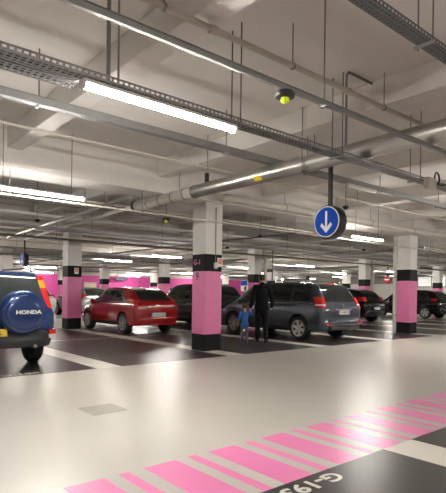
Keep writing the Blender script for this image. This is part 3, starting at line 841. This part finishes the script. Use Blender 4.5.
# red three-door hatchback
P_red = paint('red_paint', (.36, .006, .009, 1), .0, rough=.2, coat=.7)
root = thing('hatchback', 'red three-door hatchback parked between two pink banded columns', 'car', (8.22, 12.86, 0))
L, H, w = 4.0, 1.45, .83
rr_ = hatch_rows(L, H, w, .93, .62)
wn = {'frame': [((.62, 7.15), (2.92, 7.0), (2.45, 8.9), (1.12, 8.9))],
      'panes': [((.80, 7.3), (1.42, 7.2), (1.44, 8.75), (1.18, 8.65)), ((1.50, 7.2), (2.74, 7.15), (2.38, 8.8), (1.52, 8.8))]}
shr = make_car(root, rr_, P_red, (.72, 3.20), .315, wn, (.13, .66, .84, .90), (2.55, 3.08, .90, .95), spokes=7, bumper=(.27, .58), handles=(1.72,), mirror_y=2.68, bumper_back=.06)
seams(shr, root, [[(1.50, 2.6), (1.48, 6.9)], [(2.75, 2.6), (2.82, 6.9)]])
for s in (-1, 1):
    corner_lamp(root, s, .62, .80, .30, .84, 1.06, [M['redlens']], y0=.012, lean=(-.07, .10), yo=.04)
plate(root, 0, -.075, .60, 'BJ-812-NR')
m = MB(); m.lathe([(.045, 0), (.05, .008), (.04, .014)], (0, .018, .86), (0, -1, 0), 20); m.build('badge', M['chrome'], root)
text_mesh('badge_lettering', 'CORSA', .05, frame_mtx((-.36, -.004, .83), (1, 0, 0), (0, 0, 1)), M['chrome'], root, .002)
m = MB(); m.tube([(0, .15, 1.03), (.02, .22, 1.13), (.30, .25, 1.15)], .009, 6); m.build('rear_wiper', M['black'], root)
m = MB(); m.tube([(0, 1.2, 1.44), (0, 1.05, 1.62)], .006, 6); m.build('roof_antenna', M['black'], root)
m = MB(); m.box((0, .72, 1.392), (.25, .04, .02), .004); m.build('brake_light', M['redlens'], root)

# grey people carrier
P_grey = paint('slate_grey_paint', (.050, .060, .082, 1), .45)
root = thing('people_carrier', 'slate grey people carrier with silver roof rails, right of the walking man', 'car', (11.32, 8.25, 0))
w = .915
rows_ = [(0, .50, .86, .92, w * .86, w * .76), (.03, .40, .93, .99, w * .95, w * .80), (.08, .34, .985, 1.05, w * .985, w * .815), (.16, .30, 1.0, 1.22, w, w * .80), (.27, .28, 1.01, 1.42, w, w * .76), (.38, .26, 1.015, 1.54, w, w * .73), (.55, .25, 1.015, 1.59, w, w * .715),
         (1.2, .24, 1.0, 1.635, w, w * .72), (2.2, .23, .98, 1.64, w, w * .72), (2.75, .23, .965, 1.59, w, w * .72), (3.1, .23, .955, 1.46, w, w * .73), (3.55, .23, .94, 1.16, w, w * .77), (3.78, .23, .90, 1.02, w * .995, w * .80), (4.15, .25, .80, .88, w * .96, w * .77), (4.42, .30, .64, .70, w * .84, w * .62), (4.52, .40, .52, .56, w * .70, w * .5)]
wn = {'frame': [((.36, 7.1), (3.5, 7.0), (2.85, 8.9), (.56, 8.9))],
      'panes': [((.50, 7.25), (1.12, 7.25), (1.12, 8.8), (.64, 8.8)), ((1.20, 7.25), (2.16, 7.2), (2.12, 8.8), (1.20, 8.8)), ((2.24, 7.2), (3.30, 7.15), (2.75, 8.8), (2.20, 8.8))]}
shp = make_car(root, rows_, P_grey, (.83, 3.56), .335, wn, (.10, .40, .86, .88), (2.82, 3.66, .90, .95), spokes=6, bumper=(.30, .64), handles=(1.45, 2.5), mirror_y=3.2, belt_chrome=True, bumper_back=.075)
seams(shp, root, [[(1.16, 3.4), (1.16, 6.9)], [(2.2, 2.6), (2.2, 6.9)], [(3.2, 2.6), (3.3, 6.8)]])
for s in (-1, 1):
    corner_lamp(root, s, .735, .905, .22, .92, 1.21, [M['redlens'], M['clearlens']], y0=-.0, lean=(-.075, .13), yo=.05, slices=((0, .2, 0), (.2, .34, 1), (.34, 1, 0)))
    m = MB(); m.tube([(s * .66, .58, 1.61), (s * .66, .64, 1.655), (s * .66, 1.6, 1.685), (s * .66, 2.5, 1.67), (s * .655, 2.6, 1.62)], .016, 8); m.build('roof_rail', M['chrome'], root, True)
    m = MB(); m.box((s * .68, -.072, .47), (.2, .02, .05), .006); m.build('reflector', M['redlens'], root)
plate(root, .05, -.02, .79, 'CA-508-WD')
m = MB(); m.box((0.05, .0, .875), (.72, .03, .03), .008); m.build('chrome_strip', M['chrome'], root)
m = MB()
poly = [(-.05, -.06), (.0, -.07), (.05, -.03), (.035, .01), (.06, .05), (.02, .075), (-.02, .05), (-.04, .075), (-.065, .04), (-.03, .0)]
m.prism(poly, lambda a, b, h: (a, .004 - h, .965 + b), .01); m.build('emblem', M['chrome'], root)
text_mesh('badge_lettering', '5008', .07, frame_mtx((-.50, -.006, .80), (1, 0, 0), (0, 0, 1)), M['chrome'], root, .002)
m = MB(); m.box((0, -.085, .37), (1.3, .05, .10), .015); m.build('diffuser', M['trim'], root)
m = MB(); m.box((0, -.095, .455), (1.35, .03, .015), .004); m.build('bumper_trim', M['chrome'], root)
m = MB(); m.tube([(.55, .1, .30), (.55, -.05, .30)], .03, 12); m.build('exhaust_pipe', M['galv'], root, True)
m = MB(); m.tube([(0.1, .10, 1.10), (.08, .16, 1.18), (-.35, .20, 1.22)], .009, 6); m.build('rear_wiper', M['black'], root)
m = MB(); m.box((0, .47, 1.575), (.4, .05, .02), .004); m.build('brake_light', M['redlens'], root)

# dark crossovers and hatchbacks further back
P_black = paint('black_paint', (.004, .004, .005, 1), .0, rough=.16, coat=.15)
P_dark = paint('graphite_paint', (.010, .011, .014, 1), .1, rough=.18, coat=.3)
P_white = paint('white_paint', (.62, .62, .60, 1), .0)
P_silver = paint('silver_paint', (.38, .38, .37, 1), .6)
def far_car(name, label, loc, L, H, w, pm, belt=.95, slope=.5, lz=(.86, 1.12), group=None, rz=0., text='DK-340-VB', r=.33):
    root = thing(name, label, 'car', loc, rz, group)
    rw = hatch_rows(L, H, w, belt, slope)
    wn = {'frame': [((.16 + slope * .75, 7.15), (.74 * L, 7.0), (.62 * L, 8.9), (.15 + slope * 1.15, 8.9))],
          'panes': [((.28 + slope * .75, 7.3), (.30 * L, 7.2), (.30 * L, 8.75), (.22 + slope * 1.15, 8.6)), ((.32 * L, 7.2), (.48 * L, 7.2), (.48 * L, 8.8), (.32 * L, 8.8)), ((.50 * L, 7.2), (.70 * L, 7.15), (.60 * L, 8.8), (.50 * L, 8.8))]}
    sh = make_car(root, rw, pm, (.18 * L, .80 * L), r, wn, (.13, .06 + slope * .95, .84, .9), (.635 * L, .765 * L, .9, .95), spokes=5, bumper=(.28, .60), bump_m=pm, handles=(.36 * L, .55 * L), mirror_y=.68 * L, bumper_back=.06)
    for s in (-1, 1):
        corner_lamp(root, s, w * .70, w * .985, .36, lz[0], lz[1], [M['redlens']], y0=.055, lean=(-.07, .12), yo=.04)
        corner_lamp(root, s, w * .55, w * .9, .5, .62, .78, [M['clearlens']], y0=.0, name='headlight', yo=.1).matrix_local = Matrix.Translation((0, L - .02, 0)) @ Matrix.Diagonal((1, -1, 1, 1))
    plate(root, 0, -.07, .66, text)
    return root
far_car('crossover', 'dark grey crossover half hidden behind the nearest column, beside the red hatchback', (11.3, 12.97, 0), 4.35, 1.62, .90, P_dark, .98, .5)
far_car('crossover', 'black rounded crossover with red tail lights, left of the right-hand column', (19.85, 12.65, 0), 4.15, 1.57, .885, P_black, .98, .55, lz=(.98, 1.18), text='CE-917-TL')
far_car('estate_car', 'black car with lit red tail light at the right edge, behind the right-hand column', (26.85, 12.7, 0), 4.4, 1.60, .90, P_black, .98, .5, text='BW-226-KS')
far_car('hatchback', 'dark hatchback mostly hidden behind the grey people carrier, left of the black crossover', (16.95, 12.8, 0), 4.1, 1.50, .87, P_black, .94, .6, text='AG-655-FN')
far_car('hatchback', 'white hatchback seen between the blue off-roader and the left column', (8.15, 22.9, 0), 4.1, 1.48, .87, P_white, .93, .6, text='AZ-431-RC')
far_car('hatchback', 'silver hatchback behind the nose of the red hatchback', (11.1, 22.8, 0), 4.1, 1.50, .88, P_silver, .94, .6, text='CR-784-QP')
far_car('hatchback', 'dark far hatchback glimpsed over the tail of the red hatchback', (17.0, 22.8, 0), 4.2, 1.55, .88, P_dark, .95, .55, text='BT-502-HJ')

# ------------------------------------------------------------------ people
def blob(name, prims, voxel, mt, parent, smooth=6, fac=.5):
    m = MB()
    for p in prims:
        if p[0] == 'c':
            _, a, b, ra, rb = p
            a, b = Vector(a), Vector(b)
            m.tube([a, b], [ra, rb], 14)
            for q, rad in ((a, ra), (b, rb)):
                g = bmesh.ops.create_uvsphere(m.bm, u_segments=14, v_segments=9, radius=rad)
                for v in g['verts']: v.co += q
        else:
            _, c, rad = p[:3]
            rot = p[3] if len(p) > 3 else Matrix.Identity(3)
            g = bmesh.ops.create_uvsphere(m.bm, u_segments=20, v_segments=14, radius=1)
            for v in g['verts']: v.co = rot @ Vector((v.co.x * rad[0], v.co.y * rad[1], v.co.z * rad[2])) + Vector(c)
    o = m.build(name, mt)
    r = o.modifiers.new('union', 'REMESH'); r.mode = 'VOXEL'; r.voxel_size = voxel
    s = o.modifiers.new('relax', 'SMOOTH'); s.iterations = smooth; s.factor = fac
    me = evaluated(o); bpy.data.objects.remove(o)
    me.materials.clear()
    return link(name, me, mt, parent, True)

def hand(wrist, d, side_v, palm_n, s, curl=.6):
    """palm and five fingers; d points down the hand, side_v towards the thumb, palm_n out of the palm"""
    d, sv, pn = Vector(d).normalized(), Vector(side_v).normalized(), Vector(palm_n).normalized()
    w = Vector(wrist); out = []
    out.append(('c', w, w + d * .035 * s, .024 * s, .027 * s))
    for k in range(4):
        o = w + sv * ((1.5 - k) * .019 * s)
        knuckle = w + d * .085 * s + sv * ((1.5 - k) * .0205 * s)
        out.append(('c', o + d * .02 * s, knuckle, .014 * s, .0125 * s))
        ln = (.040, .045, .042, .033)[k] * s
        a1 = curl * .7; a2 = curl * 1.5
        p1 = knuckle + (d * math.cos(a1) + pn * math.sin(a1)) * ln
        p2 = p1 + (d * math.cos(a2) + pn * math.sin(a2)) * ln * .85
        out.append(('c', knuckle, p1, .0095 * s, .0085 * s)); out.append(('c', p1, p2, .0085 * s, .007 * s))
    b = w + d * .03 * s + sv * .025 * s
    t1 = b + (d * .7 + sv * .6 + pn * .3).normalized() * .042 * s
    t2 = t1 + (d * .9 + sv * .15 + pn * .4).normalized() * .034 * s
    out.append(('c', w + d * .02 * s, b, .016 * s, .014 * s)); out.append(('c', b, t1, .012 * s, .0105 * s)); out.append(('c', t1, t2, .010 * s, .008 * s))
    return out

def person(root, J, s, hd, vox, cloth):
    """J: joints; s: limb scale; hd: head half height"""
    hx, hy, hz = J['head']
    body = []
    body.append(('e', (hx, hy, hz), (hd * .72, hd * .86, hd)))                                   # skull
    body.append(('e', (hx, hy + hd * .22, hz - hd * .42), (hd * .52, hd * .58, hd * .55)))           # jaw
    body.append(('c', (hx, hy + hd * .80, hz + hd * .05), (hx, hy + hd * .98, hz - hd * .22), hd * .09, hd * .14))   # nose
    body.append(('e', (hx, hy + hd * .80, hz - hd * .50), (hd * .22, hd * .10, hd * .07)))           # lips
    body.append(('e', (hx, hy + hd * .72, hz + hd * .2), (hd * .45, hd * .14, hd * .09)))            # brow
    for q in (-1, 1): body.append(('e', (hx + q * hd * .73, hy - hd * .02, hz - hd * .08), (hd * .08, hd * .17, hd * .27)))  # ears
    body.append(('c', J['neck'], (hx, hy - hd * .05, hz - hd * .5), .058 * s, .052 * s))
    sl, sr, hl, hr = (Vector(J[k]) for k in ('shl', 'shr', 'hipl', 'hipr'))
    mid_s = (sl + sr) / 2; mid_h = (hl + hr) / 2
    body.append(('c', J['neck'], mid_s - Vector((0, 0, .06 * s)), .06 * s, .09 * s))
    body.append(('c', sl, sr, .062 * s, .062 * s))
    def torso(k, grow):
        c1 = mid_s + Vector((0, 0, -.13 * s)); c2 = mid_s * .45 + mid_h * .55; c3 = mid_h + Vector((0, 0, .03 * s))
        out = []
        for i in range(8):
            f = i / 7
            c = c1 * (1 - f) + c3 * f + Vector((0, -.008 * s * math.sin(PI * f), 0))
            wx = (.172 - .030 * math.sin(PI * f) - .004 * f) * s + grow
            out.append(('e', c, (wx, (.112 - .008 * math.sin(PI * f)) * s + grow, (.17 - .05 * f) * s)))
        return out
    body += torso(0, 0)
    for q in 'lr':
        body += [('c', J['sh' + q], J['el' + q], .052 * s, .040 * s), ('c', J['el' + q], J['wr' + q], .040 * s, .027 * s)]
        body += [('c', J['hip' + q], J['kn' + q], .083 * s, .055 * s), ('c', J['kn' + q], J['an' + q], .054 * s, .036 * s), ('c', J['an' + q], J['toe' + q], .036 * s, .03 * s)]
        body += hand(J['wr' + q], *J['hand' + q], s * J.get('hs', 1.))
    b = blob('body', body, vox, M['skin'], root, 3, .4)
    for q in (-1, 1):
        m = MB(); m.lathe([(hd * .02, 0), (hd * .085, hd * .02), (hd * .07, hd * .06), (hd * .01, hd * .075)], (hx + q * hd * .27, hy + hd * .70, hz + hd * .04), (0, 1, 0), 12); m.build('eye', M['ink'], b, True)
    # hair: a cap over the back and top of the skull
    blob('hair', [('e', (hx, hy - hd * .10, hz + hd * .18), (hd * .78, hd * .86, hd * .90)), ('e', (hx, hy - hd * .30, hz - hd * .12), (hd * .72, hd * .60, hd * .60)), ('e', (hx, hy + hd * .3, hz + hd * .62), (hd * .55, hd * .45, hd * .38))], vox * .8, cloth['hair'], root, 3)
    g = .016 * s
    top = torso(0, g) + [('c', sl, sr, .062 * s + g, .062 * s + g), ('c', J['neck'] if cloth.get('collar') else mid_s, mid_s - Vector((0, 0, .06 * s)), .075 * s, .10 * s)]
    for q in 'lr':
        e, wv = Vector(J['el' + q]), Vector(J['wr' + q])
        f = cloth['sleeve']
        top += [('c', J['sh' + q], e, .054 * s + g, .045 * s + g)]
        if f: top += [('c', e, e + (wv - e) * f, .045 * s + g, .036 * s + g)]
    top.append(('c', mid_h + Vector((-.06 * s, 0, cloth['hem'] * s)), mid_h + Vector((.06 * s, 0, cloth['hem'] * s)), .122 * s + g, .122 * s + g))
    blob(cloth['top_name'], top, vox * 1.25, cloth['top'], root, 4)
    g = .012 * s
    tr = [('e', mid_h + Vector((0, 0, -.02 * s)), (.150 * s + g, .105 * s + g, .12 * s))]
    for q in 'lr':
        a, kn = Vector(J['an' + q]), Vector(J['kn' + q])
        tr += [('c', J['hip' + q], kn, .088 * s + g, .064 * s + g), ('c', kn, a + (kn - a) * .04, .062 * s + g, .05 * s + g)]
    blob('trousers', tr, vox * 1.25, cloth['bottom'], root, 4)
    for q in 'lr':
        a, t = Vector(J['an' + q]), Vector(J['toe' + q])
        d = (t - a); d.z = 0; d.normalize()
        heel = Vector((a.x, a.y, .035 * s)) - d * .045 * s
        blob('shoe', [('c', heel, Vector((t.x, t.y, .032 * s)) + d * .045 * s, .040 * s, .036 * s), ('c', a + Vector((0, 0, .0)), Vector((a.x, a.y, .045 * s)), .044 * s, .045 * s), ('c', Vector((a.x, a.y, .05 * s)), Vector((t.x, t.y, .038 * s)), .043 * s, .038 * s)], vox, cloth['shoe'], root, 3)

hdg = R(-36)
root = thing('person', 'man in a black jacket and black trousers walking away, holding the child by the hand', 'person', (9.22, 9.32, 0), hdg)
J = dict(head=(0, .03, 1.70), neck=(0, -.01, 1.53), shl=(-.175, 0, 1.45), shr=(.175, 0, 1.45), hipl=(-.085, 0, .93), hipr=(.085, 0, .93),
         ell=(-.255, -.05, 1.17), wrl=(-.30, .05, .93), elr=(.27, -.06, 1.17), wrr=(.275, .04, .93),
         knl=(-.095, .09, .50), anl=(-.10, .06, .085), toel=(-.115, .20, .045), knr=(.095, .02, .49), anr=(.10, -.13, .095), toer=(.125, .0, .045),
         handl=((-.12, .10, -1), (.25, 1, .1), (-1, .2, .1), .75), handr=((0, .12, -1), (-.2, 1, .1), (-1, -.1, 0), .6))
person(root, J, 1.0, .117, .0075, dict(hair=M['hair'], top=M['jacket'], top_name='jacket', sleeve=.94, hem=-.02, collar=True, bottom=M['trousers'], shoe=M['shoe']))

root = thing('person', 'small child in blue top and grey trousers holding the hand of the man', 'person', (8.865, 9.60, 0), hdg)
J = dict(head=(0, .02, .955), neck=(0, -.01, .84), shl=(-.105, 0, .785), shr=(.105, 0, .785), hipl=(-.05, 0, .46), hipr=(.05, 0, .46),
         ell=(-.155, -.03, .63), wrl=(-.165, .03, .50), elr=(.165, .03, .80), wrr=(.165, .035, .90) if False else (.135, .05, .845),
         knl=(-.055, .06, .26), anl=(-.06, .03, .055), toel=(-.07, .11, .03), knr=(.055, 0, .255), anr=(.06, -.07, .06), toer=(.07, .01, .03),
         handl=((0, .12, -1), (.2, 1, .1), (1, -.1, 0), .6), handr=((.1, .1, 1), (.2, 1, 0), (1, 0, .1), .8), hs=.85)
J['elr'] = (.195, -.01, .72); J['wrr'] = (.165, .05, .82)
person(root, J, .60, .107, .0065, dict(hair=M['hairb'], top=M['blueshirt'], top_name='top', sleeve=.35, hem=-.02, bottom=M['greycloth'], shoe=M['shoeblue']))

# ------------------------------------------------------------------ world, camera, view
w = bpy.data.worlds.new('world'); bpy.context.scene.world = w; w.use_nodes = True
w.node_tree.nodes['Background'].inputs[0].default_value = (.05, .05, .05, 1)
w.node_tree.nodes['Background'].inputs[1].default_value = .2

F, CY, YAW, ROLL = 490., 292.6, R(49.85), R(.7)
cam = bpy.data.cameras.new('camera'); cam.sensor_fit = 'HORIZONTAL'; cam.sensor_width = 36
cam.lens = F / 446 * 36; cam.shift_y = (CY - 246.5) / 446; cam.clip_start = .05; cam.clip_end = 200
co = bpy.data.objects.new('camera', cam); C.objects.link(co)
fw = Vector((math.cos(YAW), math.sin(YAW), 0)); rt = Vector((math.sin(YAW), -math.cos(YAW), 0)); up = Vector((0, 0, 1))
c_, s_ = math.cos(ROLL), math.sin(ROLL)
cr = rt * c_ + up * s_; cu = up * c_ - rt * s_
co.matrix_world = Matrix(((cr.x, cu.x, -fw.x, 0), (cr.y, cu.y, -fw.y, 0), (cr.z, cu.z, -fw.z, 1.3), (0, 0, 0, 1)))
sc = bpy.context.scene
sc.camera = co
sc.view_settings.view_transform = 'Standard'; sc.view_settings.look = 'None'
sc.view_settings.exposure = 0.72; sc.view_settings.gamma = 1.0
sc.view_settings.use_curve_mapping = False
sc.cycles.max_bounces = 10; sc.cycles.diffuse_bounces = 6; sc.cycles.use_denoising = True
